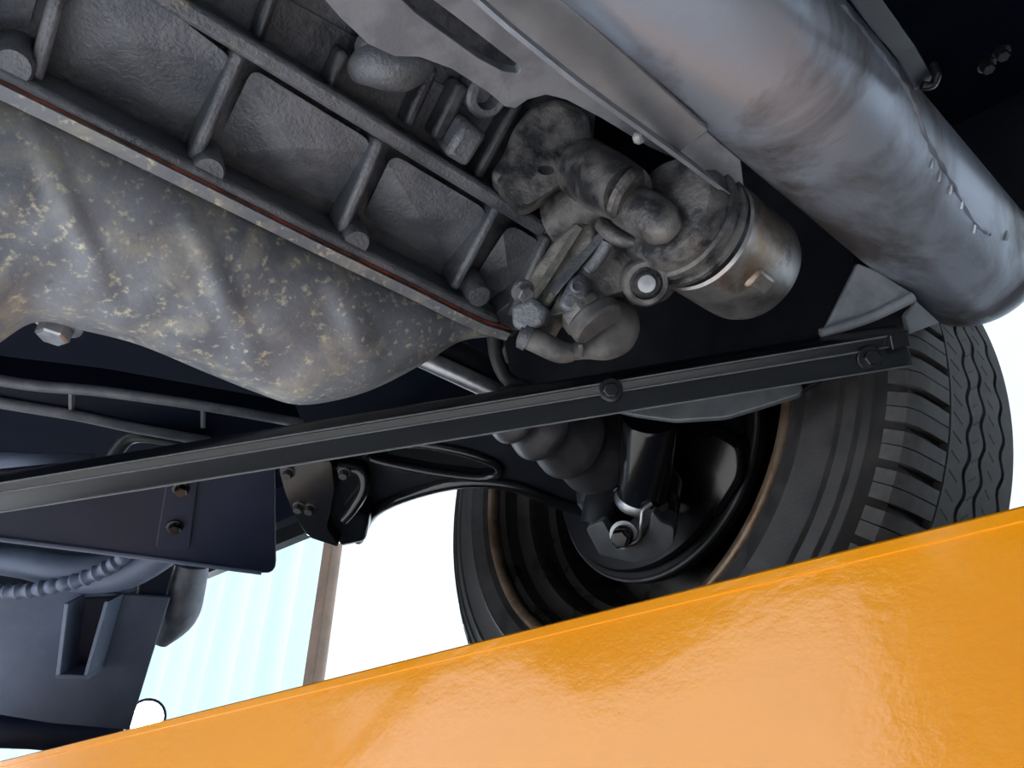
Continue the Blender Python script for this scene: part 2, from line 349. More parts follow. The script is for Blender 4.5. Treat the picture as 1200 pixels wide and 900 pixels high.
for j in range(NR + 7):
    row = []
    for i in range(NC):
        s = i / (NC - 1); (tx, ty), (bx, by) = tp[i], bt[i]
        dT = E(tx, ty, 0.004).dot(CF); dB = dT + 0.035 * math.hypot(bx - tx, by - ty) / 260
        t = j / NR
        if t <= 1:
            tt = t
            x = tx + (bx - tx) * tt; y = ty + (by - ty) * tt
            bulge = 0.020 * math.sin(math.pi * min(1, tt * 1.02) ** 0.8) * min(1, math.hypot(bx - tx, by - ty) / 150)
            rib = 0.0032 * (math.exp(-((math.sin((x - 0.55 * (y - ty)) * 0.036 + 0.6) - 1) / 0.22) ** 2)) * math.sin(math.pi * min(1, tt)) 
            dent = 0.0016 * math.sin(x * 0.05 + 1.3) * math.sin(y * 0.06 + x * 0.02) * min(1, 3 * tt)
            d = dT + (dB - dT) * tt - bulge - rib - dent
            if tt > 0.9: d += 0.02 * ((tt - 0.9) / 0.1) ** 2
        else:
            k = (j - NR) / 6; x = bx; y = by - 60 * k * min(1, math.hypot(bx - tx, by - ty) / 150); d = dB + 0.02 + 0.12 * k
        row.append(P(x, y, d))
    rows.append(row)
obj('pan_body', loft(rows), M['pan'], OP, smooth=60)
pt = [E(x, y, 0.0155) for x, y in resample(top, 40)]
obj('pan_lip', join(*[(lambda a, b: bar(a, b, e2, 0.007, e3, 0.003))(pt[i] - e2 * 0.0015, pt[i + 1] - e2 * 0.0015) for i in range(39)]), M['pan'], OP, smooth=60)
obj('gasket', tube([E(x, y - 7, 0.0125) for x, y in resample(top, 40)], 0.0015, 6), M['gasket'], OP)
dp = P(70, 376, 0.465)
OPL = obj('drain_plug', hexbolt(dp, camv(-0.1, 0.85, -0.5), 0.0095, 0.013, 1.45), M['steel'], OP, label='shiny hexagonal drain plug')

# ------------------------------------------------------------------ oil filter and its housing
fs = P(818, 272, 0.455)
FR = 0.036
OFt = thing('oil_filter', fs + e1 * 0.03 - UP * FR, 'shiny brown-grey cylindrical oil filter beside the exhaust muffler', 'oil filter')
obj('can', lathe(fs, e1, [(FR * 0.96, 0), (FR, 0.002), (FR, 0.046), (FR * 0.985, 0.054), (FR * 0.93, 0.0595), (FR * 0.8, 0.062), (0, 0.062)], 64), M['filter'], OFt, smooth=30)
obj('seal_ring', lathe(fs, e1, [(FR * 0.9, -0.006), (FR * 0.985, -0.005), (FR * 0.985, -0.001), (FR * 0.9, 0)], 64), M['satin'], OFt)
gp = P(893, 332, 0.452)
obj('grip_lug', bar(gp - e1 * 0.014, gp + e1 * 0.006, e1.cross(e3), 0.014, e3, 0.008), M['filter'], OFt, bevel=0.003)
PH = thing('oil_pump_housing', P(680, 380, 0.5), 'greasy cast oil filter housing with bolts between block and filter', 'pump housing')
obj('filter_base', lathe(fs - e1 * 0.006, e1, [(0, -0.030), (FR * 0.5, -0.030), (FR * 0.84, -0.027), (FR * 0.93, -0.022), (FR * 0.94, -0.018), (FR * 0.94, -0.014), (FR * 1.0, -0.013), (FR * 1.0, -0.008), (FR * 0.94, -0.007), (FR * 0.94, -0.004), (FR * 1.02, -0.003), (FR * 1.02, 0)], 56), M['pump'], PH, smooth=30)
obj('neck', ptube([(655, 262, 0.53), (700, 240, 0.51), (745, 245, 0.495), (800, 268, 0.49)], [0.020, 0.022, 0.021, 0.022], 20), M['pump'], PH)
obj('port', ptube([(685, 198, 0.475), (712, 215, 0.45), (736, 228, 0.432)], [0.019, 0.0185, 0.016], 20, 3), M['pump'], PH)
obj('port', ptube([(735, 240, 0.440), (760, 253, 0.428), (780, 266, 0.420), (789, 273, 0.420)], [0.013, 0.0135, 0.012, 0.007], 18, 3), M['pump'], PH)
pe = P(737, 229, 0.430); pd = camv(0.62, 0.45, -0.25)
obj('port_cap', lathe(pe - pd * 0.004, pd, [(0.0158, 0), (0.0158, 0.003), (0.0135, 0.0055), (0.009, 0.006), (0, 0.0065)], 24), M['pump'], PH)
obj('rib', ptube([(748, 272, 0.446), (770, 282, 0.437), (790, 300, 0.434)], [0.004, 0.005, 0.004], 10, 3), M['cast'], PH)
obj('rib', ptube([(705, 262, 0.462), (722, 278, 0.452), (745, 284, 0.446)], [0.005, 0.005, 0.004], 10, 3), M['pump'], PH)
obj('foot', plate([(598, 358), (622, 346), (642, 362), (636, 380), (614, 390), (599, 382)], plane3((598, 358, 0.468), (642, 362, 0.462), (614, 390, 0.466)), 0.02, r=6), M['cast'], PH, bevel=0.004, seg=3)
obj('foot_bolt', hexbolt(P(612, 340, 0.468), e3, 0.0055, 0.007), M['cast'], PH)
hp = plane3((600, 370, 0.485), (700, 262, 0.475), (690, 345, 0.465))
obj('cover', plate([(602, 352), (622, 318), (645, 285), (672, 258), (696, 262), (700, 285), (662, 328), (632, 368), (622, 388), (604, 384)], hp, 0.035, r=6), M['cast_light'], PH, bevel=0.003)
obj('cover_rib', bar(onp(hp, 612, 368, 0.003), onp(hp, 676, 272, 0.003), e2, 0.012, e3, 0.008), M['cast_light'], PH, bevel=0.002)
obj('cover_rib', bar(onp(hp, 650, 340, 0.004), onp(hp, 706, 275, 0.004), e2, 0.006, e3, 0.008), M['cast'], PH, bevel=0.002)
obj('body', plate([(640, 372), (662, 330), (705, 285), (745, 272), (790, 300), (785, 322), (768, 338), (742, 338), (715, 345), (700, 362), (668, 366)], plane3((640, 372, 0.475), (705, 285, 0.47), (785, 322, 0.455)), 0.04, r=10), M['pump'], PH, bevel=0.006, seg=3)
obj('body_ridge', ptube([(688, 318, 0.462), (700, 305, 0.460), (712, 285, 0.458)], 0.004, 10, 3), M['cast'], PH)
bb = P(760, 321, 0.440)
bax = (-bb).normalized() * 0.8 + e3 * 0.2
BB = obj('bolt_boss', lathe(bb + CF * 0.022, bax, [(0.0135, 0), (0.0135, 0.022), (0.0122, 0.024), (0.0095, 0.024), (0.009, 0.018), (0, 0.018)], 28), M['pump'], PH)
obj('bolt', lathe(bb + CF * 0.022, bax, [(0.0065, 0.01), (0.0065, 0.024), (0.005, 0.0265), (0, 0.0268)], 20), M['steel'], BB)
obj('lug', plate([(652, 358), (668, 325), (682, 318), (692, 330), (690, 352), (668, 368)], plane3((652, 358, 0.462), (682, 318, 0.460), (690, 352, 0.458)), 0.02, r=8), M['cast'], PH, bevel=0.003)
obj('lug_pin', lathe(P(675, 337, 0.462), -CF, [(0.0045, 0), (0.0045, 0.008), (0.003, 0.009), (0.0025, 0.006), (0, 0.006)], 16), M['cast'], PH)
sa = camv(0.5, 0.75, -0.35)
SW = thing('pressure_switch', P(700, 385, 0.47), 'pale metal threaded switch with hex collar below the pump', 'sensor')
obj('hex_body', lathe(P(680, 357, 0.475), sa, [(0.014, 0), (0.017, 0.004), (0.017, 0.011), (0.015, 0.013), (0.015, 0.018), (0.0145, 0.02), (0, 0.02)], 8), M['cast_light'], SW, bevel=0.0008)
obj('collar', lathe(P(692, 368, 0.458), sa, [(0.015, 0), (0.0168, 0.002), (0.0168, 0.008), (0.015, 0.01), (0, 0.01)], 32), M['hose'], SW)
EH = thing('elbow_hose', P(700, 418, 0.47), 'grey rubber elbow hose and wiring plug hanging under the pump', 'hose')
obj('elbow', ptube([(708, 372, 0.482), (722, 378, 0.478), (722, 393, 0.472), (708, 404, 0.468), (688, 409, 0.468), (670, 413, 0.468)], [0.015, 0.0145, 0.0125, 0.010, 0.0065, 0.005], 18), M['hose'], EH)
obj('plug', ptube([(610, 392, 0.472), (630, 400, 0.47), (655, 412, 0.468), (672, 413, 0.468)], [0.007, 0.0075, 0.007, 0.0055], 14), M['hose'], EH)
obj('cable_clip', bar(P(680, 404, 0.462), P(681, 419, 0.462), CX, 0.0025, CF, 0.012), M['hose'], EH, bevel=0.0005)
obj('hose_clamp', lathe(P(615, 394, 0.471), camv(0.8, 0.4, 0), [(0.0065, -0.002), (0.0085, -0.002), (0.0085, 0.003), (0.0065, 0.003)], 18), M['cast'], EH)

# ------------------------------------------------------------------ bracket with slot, strap and blade
bp = plane3((400, 0, 0.33), (620, 115, 0.405), (560, 20, 0.355))
BR = thing('slotted_bracket', onp(bp, 600, 120), 'grey steel bracket with a long slot between engine and muffler', 'bracket')
obj('web', plate([(205, -185), (372, -10), (400, 22), (432, 52), (462, 66), (492, 67), (530, 81), (572, 108), (592, 125), (604, 127), (618, 117), (640, 111), (664, 117), (704, 138), (760, 172), (800, 190), (838, 200), (800, 172), (690, 96), (560, -5), (345, -195)], bp, 0.006,
    holes=[fillet([(440, -30), (468, -30), (545, 28), (611, 79), (608, 86), (590, 84), (560, 68), (488, 16)], 5)]), M['bracket'], BR, bevel=0.0012)
obj('slot_flange', ptube([(470, 6, 0.352), (520, 42, 0.368), (565, 72, 0.384), (592, 85, 0.394)], 0.0025, 8), M['bracket'], BR)
sp = plane3((560, -20, 0.325), (830, 153, 0.385), (797, 177, 0.40))
obj('strap', plate([(370, -170), (450, -170), (695, 32), (830, 153), (797, 178), (680, 92), (600, 28)], sp, 0.003), M['strap'], BR, bevel=0.0006)
obj('strap_edge', plate([(366, -172), (371, -171), (600, 28), (680, 92), (797, 178), (873, 236), (868, 236), (794, 181), (677, 96), (596, 30)], plane3((560, -10, 0.329), (797, 178, 0.402), (873, 236, 0.44)), 0.002), M['bracket'], BR)
obj('blade', plate([(797, 177), (829, 155), (868, 188), (874, 237)], plane3((797, 177, 0.406), (829, 155, 0.40), (874, 237, 0.445)), 0.003), M['bracket'], BR, bevel=0.0005)
obj('weld', lathe(P(748, 163, 0.395), -CF, [(0.003, 0), (0.0035, 0.003), (0.001, 0.006), (0, 0.006)], 8), M['strap'], BR)

# ------------------------------------------------------------------ exhaust muffler
m0, m1 = P(938.7, 113.1, 0.4103), P(1136, 309, 0.533)
ma = (m1 - m0).normalized(); ml = (m1 - m0).length; MR = 0.043
MU = thing('exhaust_muffler', m1 - UP * MR, 'large grey tubular exhaust muffler with brown stains across the top right', 'muffler')
obj('shell', lathe(m0, ma, [(MR * 0.9, -0.41), (MR, -0.40), (MR, ml - 0.035), (MR, ml - 0.006)], 96), M['muffler'], MU, smooth=50)
obj('end_cap', lathe(m0, ma, [(MR, ml - 0.007), (MR * 1.03, ml - 0.005), (MR * 1.035, ml + 0.004), (MR * 1.0, ml + 0.010), (MR * 0.85, ml + 0.016), (0, ml + 0.02)], 96), M['muffler'], MU, smooth=50)
u_, v_ = frame(ma)
def mang(x, y):
    """surface point of the muffler under a pixel: (axial, angle)"""
    r = ray(x, y); w = m0
    A = r - ma * r.dot(ma); B = -(w - ma * w.dot(ma)); a = A.dot(A); b = 2 * A.dot(B); c = B.dot(B) - MR * MR
    dd = b * b - 4 * a * c
    t = (-b - math.sqrt(max(0, dd))) / (2 * a); p = r * t - m0; return p.dot(ma), math.atan2(p.dot(v_), p.dot(u_))
def msurf(h, a, off=0.0): return m0 + ma * h + (u_ * math.cos(a) + v_ * math.sin(a)) * (MR + off)
sm = [mang(x, y) for x, y in ((985, 5), (1030, 60), (1062, 105), (1085, 160), (1110, 205), (1140, 258), (1160, 275))]
sm = catmull(sm, 8)
obj('weld_seam', tube([msurf(h, a, 0.0002 * math.sin(i * 2.1)) for i, (h, a) in enumerate(sm)], [0.0011 + 0.0005 * math.sin(i * 1.7) for i in range(len(sm))], 8), M['muffler'], MU)
for k, (x, y) in enumerate(((1093, 185), (1102, 200), (1115, 215), (1128, 232), (1143, 260), (1180, 270))):
    h, a = mang(x, y); h2, a2 = mang(x - 2, y + 12)
    obj('weld_drip', tube([msurf(h, a), msurf((h + h2) / 2, (a + a2) / 2, 0.0004), msurf(h2, a2, 0.0003)], [0.0006, 0.0012, 0.0016], 8), M['muffler'], MU)
# hanger strip on the far side of the muffler
h0, a0 = mang(1022, 8); h1, a1 = mang(1078, 92)
HG = thing('exhaust_hanger', msurf(h1, a1), 'glossy black metal hanger strip along the muffler edge', 'hanger')
hs = [P(985, -40, 0.30), P(1030, 20, 0.335), P(1062, 62, 0.365), P(1082, 98, 0.385)]
obj('strip', join(*[bar(hs[i], hs[i + 1], camv(0.8, -0.5, 0.2), 0.012, camv(0.3, 0.3, 0.9), 0.004) for i in range(3)]), M['satin'], HG, bevel=0.001)
obj('hook', tube([P(1080, 100, 0.383), P(1092, 100, 0.383), P(1098, 88, 0.383), P(1094, 76, 0.385)], 0.0022, 10, 4), M['black'], HG)

# ------------------------------------------------------------------ wheel
WY = 0.9286; wa = Vector((math.sin(WY), math.cos(WY), 0)); SC = 1.07
WC = P(717.5, 507.9, 0.6888 * SC); TR, RR, TW = 0.27 * SC, 0.1873 * SC, 0.1367 * SC
WH = thing('wheel', WC + wa * TW / 2 - UP * TR, 'black tyre on a dark steel rim standing behind the yellow beam', 'wheel')
gd = 0.007
tyre = obj('tyre', lathe(WC, wa, [(RR - 0.004, 0.012), (RR, -0.001), (RR + 0.006, -0.007), (RR + 0.018, -0.011), (RR + 0.021, -0.0125), (RR + 0.024, -0.011), (RR + 0.045, -0.010), (RR + 0.047, -0.0115), (RR + 0.049, -0.009), (TR - 0.031, -0.007), (TR - 0.029, -0.0085), (TR - 0.027, -0.006), (TR - 0.022, -0.004), (TR - 0.020, -0.0055), (TR - 0.018, -0.003), (TR - 0.014, 0.001), (TR - gd, 0.012), (TR - gd, TW - 0.012), (TR - 0.014, TW), (RR + 0.03, TW + 0.01), (RR, TW), (RR - 0.004, TW - 0.012)], 160, caps=False), M['rubber'], WH, smooth=25)
wu, wv = frame(wa)
def wp(r, h, a): return WC + wa * h + (wu * math.cos(a) + wv * math.sin(a)) * r
NB = 66; pit = 2 * math.pi / NB
def lug(a0, w, h0, h1, r_out):
    pr_in = [(TR - 0.020, -0.0015), (TR - 0.012, 0.0015), (TR - 0.004, 0.007), (TR - 0.0005, 0.016), (r_out, 0.03), (r_out, h1)]
    rows = []
    for q, k in ((-1, 0), (-1, 1), (1, 1), (1, 0)):
        rows.append([wp(r - (0.009 if k == 0 else 0), h + (0.003 if k == 0 and j == 0 else 0), a0 + q * w / 2) for j, (r, h) in enumerate(pr_in)])
    V, F = loft(rows, False); n = len(pr_in)
    F += [[i * n + n - 1 for i in range(4)], [i * n for i in range(4)]]
    return V, F
v_l, f_l = join(lug(-pit * 0.19, pit * 0.36, 0, 0.052, TR), lug(pit * 0.21, pit * 0.38, 0, 0.052, TR))
lugm = mesh('tread_block', [Vector(v) - WC for v in v_l], f_l, M['tread'], 30)
rl = rootloc(tyre)
for k in range(NB):
    o = D.objects.new('tread_block', lugm); COL.objects.link(o); o.parent = tyre
    rot = Matrix.Rotation(k * pit, 4, wa); o.matrix_basis = Matrix.Translation(WC - rl) @ rot
# sipe slots between lugs are real gaps; circumferential zigzag ribs
ZIG = [0, 0.5, 1, 1, 0.5, 0]
def rib(ha, hb, za, zb):
    n = NB * 6; rows = []
    for k in range(n):
        a = 2 * math.pi * k / n; z = ZIG[k % 6]
        A = ha + za * z; B = hb + zb * z
        rows.append([wp(TR - gd - 0.001, A, a), wp(TR, A, a), wp(TR, B, a), wp(TR - gd - 0.001, B, a)])
    rows.append(rows[0]); return loft(rows)
for ha, hb, za, zb in ((0.0542, 0.074, 0, 0.005), (0.0785, 0.098, 0.005, -0.005), (0.1025, 0.121, -0.005, 0.005), (0.1255, TW - 0.003, 0.005, 0)):
    obj('tread_rib', rib(ha, hb, za, zb), M['tread'], tyre, smooth=30)
sv, sf = [], []
for k in range(NB * 2):
    a = pit * k / 2
    for h0_, h1_, sk in ((0.058, 0.069, 0.016), (0.085, 0.092, -0.016), (0.107, 0.114, 0.016)):
        q = [wp(TR + 0.0003, h0_, a), wp(TR + 0.0003, h0_, a + 0.004), wp(TR + 0.0003, h1_, a + 0.004 + sk), wp(TR + 0.0003, h1_, a + sk)]
        q += [p - (p - WC - wa * (p - WC).dot(wa)).normalized() * 0.002 for p in q]
        b0 = len(sv); sv += q; sf += [[b0, b0 + 1, b0 + 2, b0 + 3], [b0, b0 + 4, b0 + 5, b0 + 1], [b0 + 1, b0 + 5, b0 + 6, b0 + 2], [b0 + 2, b0 + 6, b0 + 7, b0 + 3], [b0 + 3, b0 + 7, b0 + 4, b0]]
obj('sipe', (sv, sf), M['satin'], tyre, kind='stuff')
rim = obj('rim', lathe(WC, wa, [(RR - 0.002, 0.004), (RR - 0.010, 0.006), (RR - 0.014, 0.010), (RR - 0.015, 0.018), (RR - 0.017, 0.024), (RR - 0.022, 0.028), (RR - 0.030, 0.031), (RR - 0.033, 0.036), (RR - 0.034, 0.048), (RR - 0.037, 0.054), (RR - 0.044, 0.058), (RR - 0.046, 0.066), (RR - 0.047, 0.10), (RR - 0.055, 0.112), (RR - 0.085, 0.108), (0.06, 0.100), (0, 0.100)], 120, caps=False), M['rim'], WH, smooth=30)
obj('rim_lip', lathe(WC, wa, [(RR - 0.008, 0.006), (RR - 0.009, 0.000), (RR - 0.006, -0.0045), (RR - 0.001, -0.005), (RR + 0.002, -0.002), (RR + 0.001, 0.004)], 120, caps=False), M['rimlip'], WH, smooth=60)
# brake drum inside the rim
BD = thing('brake_disc', WC + wa * 0.06 - UP * 0.12, 'dark brake disc and dust shield inside the wheel rim', 'brake')
obj('rotor', lathe(WC, wa, [(0.04, 0.045), (0.128, 0.045), (0.130, 0.047), (0.130, 0.060), (0.128, 0.062), (0.04, 0.062)], 80), M['rotor'], BD, smooth=30)
obj('rotor_edge', lathe(WC, wa, [(0.1295, 0.046), (0.1312, 0.047), (0.1312, 0.051), (0.1295, 0.052)], 80, caps=False), M['knuckle'], BD, smooth=30)
obj('dust_shield', lathe(WC, wa, [(0.045, 0.028), (0.105, 0.030), (0.122, 0.036), (0.124, 0.040), (0.045, 0.040)], 64), M['satin'], BD, smooth=30)
obj('hub', lathe(WC, wa, [(0.02, -0.005), (0.034, 0.0), (0.045, 0.015), (0.05, 0.035)], 32), M['satin'], BD, smooth=30)
obj('caliper', plate([(800, 520), (835, 500), (870, 520), (872, 560), (840, 610), (800, 618), (785, 590)], plane3((800, 520, 0.665), (870, 520, 0.635), (840, 610, 0.65)), 0.03, r=14), M['black'], BD, bevel=0.006, seg=3)

# ------------------------------------------------------------------ strut, knuckle, boot
ST = thing('suspension_strut', P(755, 585, 0.64), 'glossy black strut tube standing inside the wheel', 'strut')
st0, st1 = P(752, 590, 0.64), P(766, 440, 0.575)
sa_ = (st1 - st0).normalized()
obj('tube', lathe(st0, sa_, [(0.020, 0.008), (0.0215, 0.010), (0.0215, 0.082), (0.020, 0.085)], 40), M['black'], ST, smooth=30)
obj('weld_ring', lathe(st0, sa_, [(0.019, 0.002), (0.0232, 0.004), (0.0232, 0.009), (0.0215, 0.012)], 40), M['steel'], ST)
obj('clamp', plate([(716, 572), (735, 560), (785, 568), (796, 585), (794, 615), (778, 620), (752, 600), (730, 622), (716, 610)], plane3((716, 572, 0.635), (796, 585, 0.62), (752, 610, 0.64)), 0.03, r=6), M['black'], ST, bevel=0.003)
KN = thing('steering_knuckle', P(740, 655, 0.64), 'grey pinch-bolt steering knuckle below the black strut', 'knuckle')
kp = plane3((690, 615, 0.63), (788, 618, 0.605), (740, 658, 0.628))
obj('fork', plate([(686, 619), (707, 610), (716, 628), (726, 640), (745, 640), (760, 622), (764, 598), (774, 612), (790, 618), (789, 640), (768, 655), (742, 660), (702, 650)], kp, 0.024, r=5), M['knuckle'], KN, bevel=0.0015)
obj('fork_strap', ptube([(732, 640, 0.618), (748, 632, 0.614), (752, 612, 0.611), (754, 598, 0.611), (764, 590, 0.611)], 0.0022, 10), M['steel'], KN)
kb = P(731, 627, 0.618)
KB = obj('bolt', hexbolt(kb, -CF * 0.9 - CX * 0.3, 0.0078, 0.020, 1.1), M['black'], KN, bevel=0.0006)
obj('washer', lathe(kb, -CF * 0.9 - CX * 0.3, [(0.006, -0.003), (0.0115, -0.003), (0.0115, 0.0005), (0.006, 0.001)], 28), M['steel'], KN)
obj('arm', ptube([(700, 615, 0.645), (705, 590, 0.65), (720, 560, 0.66), (735, 540, 0.675)], [0.014, 0.015, 0.016, 0.016], 16), M['satin'], KN)
b0, b1 = P(585, 478, 0.575), P(722, 532, 0.675)
ba = (b1 - b0).normalized(); bl = (b1 - b0).length
CV = thing('drive_shaft_boot', (b0 + b1) / 2 - UP * 0.04, 'ribbed black rubber boot on the drive shaft below the channel bar', 'boot')
prof = []
for i, (t, r) in enumerate(((0.0, 0.016), (0.10, 0.024), (0.17, 0.019), (0.30, 0.030), (0.38, 0.025), (0.55, 0.0365), (0.62, 0.032), (0.80, 0.042), (0.84, 0.039), (0.90, 0.041), (1.0, 0.041))):
    prof.append((r, t * bl))
prof = catmull(prof, 4)
obj('bellows', lathe(b0, ba, prof, 48), M['boot'], CV, smooth=60)
obj('clamp_band', lathe(b0, ba, [(0.040, 0.91 * bl), (0.0425, 0.91 * bl), (0.0425, 0.96 * bl), (0.040, 0.96 * bl)], 48), M['steel'], CV)
obj('joint_cup', lathe(b0, ba, [(0.040, 0.97 * bl), (0.043, 1.0 * bl), (0.043, 1.12 * bl), (0.03, 1.25 * bl)], 48), M['black'], CV, smooth=30)
obj('shaft', tube([b0 - ba * 0.008, b0 + ba * 0.02], 0.011, 16), M['satin'], CV)

# ------------------------------------------------------------------ control arm
cp = plane3((520, 515, 0.665), (700, 592, 0.70), (400, 622, 0.83))
CA = thing('control_arm', onp(cp, 400, 620), 'black pressed steel control arm with an oval slot left of the wheel', 'control arm')
slot = [(428, 529), (445, 522), (490, 520), (540, 529), (575, 541), (585, 550), (580, 557), (560, 560), (510, 554), (455, 543), (432, 536)]
obj('web', plate([(330, 552), (395, 534), (470, 508), (540, 500), (610, 510), (650, 545), (706, 576), (706, 606), (650, 588), (600, 570), (545, 566), (490, 578), (440, 600), (420, 632), (395, 640), (372, 600)], cp, 0.012, holes=[slot], r=0), M['satin'], CA, bevel=0.003)
obj('upper_web', plate([(415, 528), (450, 512), (540, 515), (600, 540), (605, 565), (560, 572), (440, 552)], cp, 0.004, off=-0.03), M['satin'], CA)
def pxloop(pts, close=True): return [onp(cp, x, y, 0.003) for x, y in catmull(pts + ([pts[0]] if close else []), 4)]
obj('slot_rim', tube(pxloop(slot), 0.0042, 10, caps=False), M['black'], CA)
obj('edge_flange', tube(pxloop([(420, 632), (438, 600), (485, 578), (545, 565), (600, 569), (655, 589), (706, 604)], False), 0.006, 10), M['black'], CA)
obj('ball_joint', lathe(P(700, 588, 0.675), camv(0.1, 0.9, -0.2), [(0.010, -0.025), (0.017, -0.018), (0.018, 0), (0.013, 0.008), (0, 0.01)], 24), M['satin'], CA, smooth=30)
BK = thing('bush_bracket', P(385, 640, 0.85), 'black folded bush bracket with bolts at the arm end over the bright curtain', 'bracket')
bk = plane3((335, 550, 0.72), (420, 560, 0.72), (390, 640, 0.78))
obj('outer_plate', plate([(326, 548), (388, 540), (392, 575), (382, 618), (398, 642), (362, 630), (348, 610), (334, 578)], bk, 0.03, r=6, off=0.02), M['black'], BK, bevel=0.006)
obj('inner_plate', plate([(388, 545), (426, 552), (430, 575), (412, 600), (432, 610), (428, 636), (398, 642), (384, 616)], bk, 0.05, r=6, off=0.008), M['black'], BK, bevel=0.006)
obj('edge_flange', ptube([(398, 546, 0.705), (422, 552, 0.705), (427, 572, 0.71), (414, 596, 0.72), (404, 608, 0.73)], 0.005, 10), M['black'], BK)
for x, y in ((351, 592), (364, 594), (404, 552), (339, 552)):
    obj('bolt', hexbolt(onp(bk, x, y, 0.018), bk[1], 0.0045, 0.008), M['rotor'], BK)

# ------------------------------------------------------------------ black channel bar
r0, r1 = P(-60, 588, 0.545), P(1063, 404, 0.478)
rt = (r1 - r0).normalized(); rn = (-(P(600, 480, 0.5))).normalized(); rn = (rn - rt * rn.dot(rt)).normalized(); rs = rt.cross(rn); rs = -rs if rs.dot(CD) > 0 else rs
r0 = r0 - rt * 0.55
CB = thing('channel_bar', (r0 + r1) / 2 - UP * 0.02, 'long black hat-section steel bar crossing below the engine', 'bar')
half = [(0.0128, -0.016), (0.0118, -0.010), (0.0070, 0.0005), (0.0058, 0.0016), (0.0012, 0.0004), (0.0, 0.0002), (-0.0010, 0.0002), (-0.0112, 0.0042), (-0.0122, 0.003), (-0.0122, -0.014)]
inn = [(a * 0.88, b - 0.0022) for a, b in half][::-1]
pr_ = [(a * 1.12, b) for a, b in half + inn]
secs = [[p + rs * a + rn * b for a, b in pr_] for p in (r0, r1)]
V, F = loft(secs, True); F += [list(range(len(pr_))), [len(pr_) + i for i in range(len(pr_))]]
obj('channel', (V, F), M['channel'], CB, smooth=30, bevel=0.0006)
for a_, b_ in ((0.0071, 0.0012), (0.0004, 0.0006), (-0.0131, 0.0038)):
    obj('highlight_edge', tube([r0 + rs * a_ + rn * b_, r1 + rs * a_ + rn * b_], 0.0006, 8), M['knuckle'], CB)  # lighter grey beads imitate the bright highlight lines along the bar's edges
def onbar(x, y, off=0.0): return onp((r0, rn), x, y, off)
for x, y in ((716, 457), (1019, 420)):
    q = onbar(x, y, 0.0016)
    bb_ = obj('bolt', hexbolt(q, rn, 0.0052, 0.007, 1.5), M['black'], CB, bevel=0.0004)
obj('end_tab', bar(onbar(1042, 402, 0.004), onbar(1064, 396, 0.004), rs, 0.010, rn, 0.006), M['channel'], CB, bevel=0.001)
# ------------------------------------------------------------------ splash shield and frame gusset behind the bar
SSp = plane3((620, 420, 0.62), (990, 330, 0.525), (780, 492, 0.545))
SH = thing('splash_shield', onp(SSp, 800, 490), 'black inner splash shield behind the oil filter with grey curved lower edge', 'shield')
obj('panel', plate([(560, 250), (880, 180), (960, 230), (998, 290), (1000, 330), (985, 380), (990, 430), (935, 462), (900, 474), (850, 489), (790, 493), (740, 486), (690, 470), (600, 450)], SSp, 0.004, r=8), M['satin'], SH, bevel=0.001)
obj('lower_lip', plate([(690, 462), (940, 448), (938, 462), (900, 474), (850, 489), (790, 493), (740, 486), (700, 476)], SSp, 0.006, off=0.006, r=6), M['knuckle'], SH, bevel=0.001)
GU = thing('frame_gusset', P(1020, 390, 0.5), 'dark grey folded frame gusset between the muffler and bar end', 'gusset')
obj('upper_plate', plate([(965, 388), (1005, 308), (1030, 318), (1072, 345), (1068, 352)], plane3((965, 388, 0.50), (1005, 308, 0.50), (1072, 345, 0.495)), 0.005), M['bracket'], GU, bevel=0.001)
obj('fold', ptube([(962, 391, 0.498), (1020, 372, 0.495), (1070, 348, 0.492)], 0.0035, 10), M['bracket'], GU)
obj('lower_plate', plate([(960, 392), (1070, 350), (1062, 378), (1050, 400), (965, 412)], plane3((960, 392, 0.502), (1070, 350, 0.497), (1050, 400, 0.52)), 0.005), M['satin'], GU, bevel=0.001)
obj('side_tab', plate([(1062, 372), (1074, 352), (1102, 378), (1066, 392)], plane3((1062, 372, 0.50), (1074, 352, 0.50), (1102, 378, 0.515)), 0.004), M['strap'], GU, bevel=0.0008)

# ------------------------------------------------------------------ rods and hose behind the pan
TRd = thing('steering_rack_rod', P(545, 460, 0.66), 'shiny steel rod leaving the oil pan end towards the bar', 'rod')
obj('rod', ptube([(470, 408, 0.64), (500, 422, 0.645), (600, 468, 0.665)], 0.0085, 20, 2), M['steel'], TRd)
obj('sleeve', ptube([(420, 365, 0.655), (540, 422, 0.675), (620, 462, 0.69)], 0.016, 20, 2), M['satin'], TRd)
obj('drain_hose', ptube([(578, 360, 0.60), (579, 400, 0.60), (584, 425, 0.60), (596, 445, 0.60), (620, 455, 0.60)], 0.0055, 14), M['boot'], label='thin dark grey hose dropping behind the oil pan tip', cat='hose')

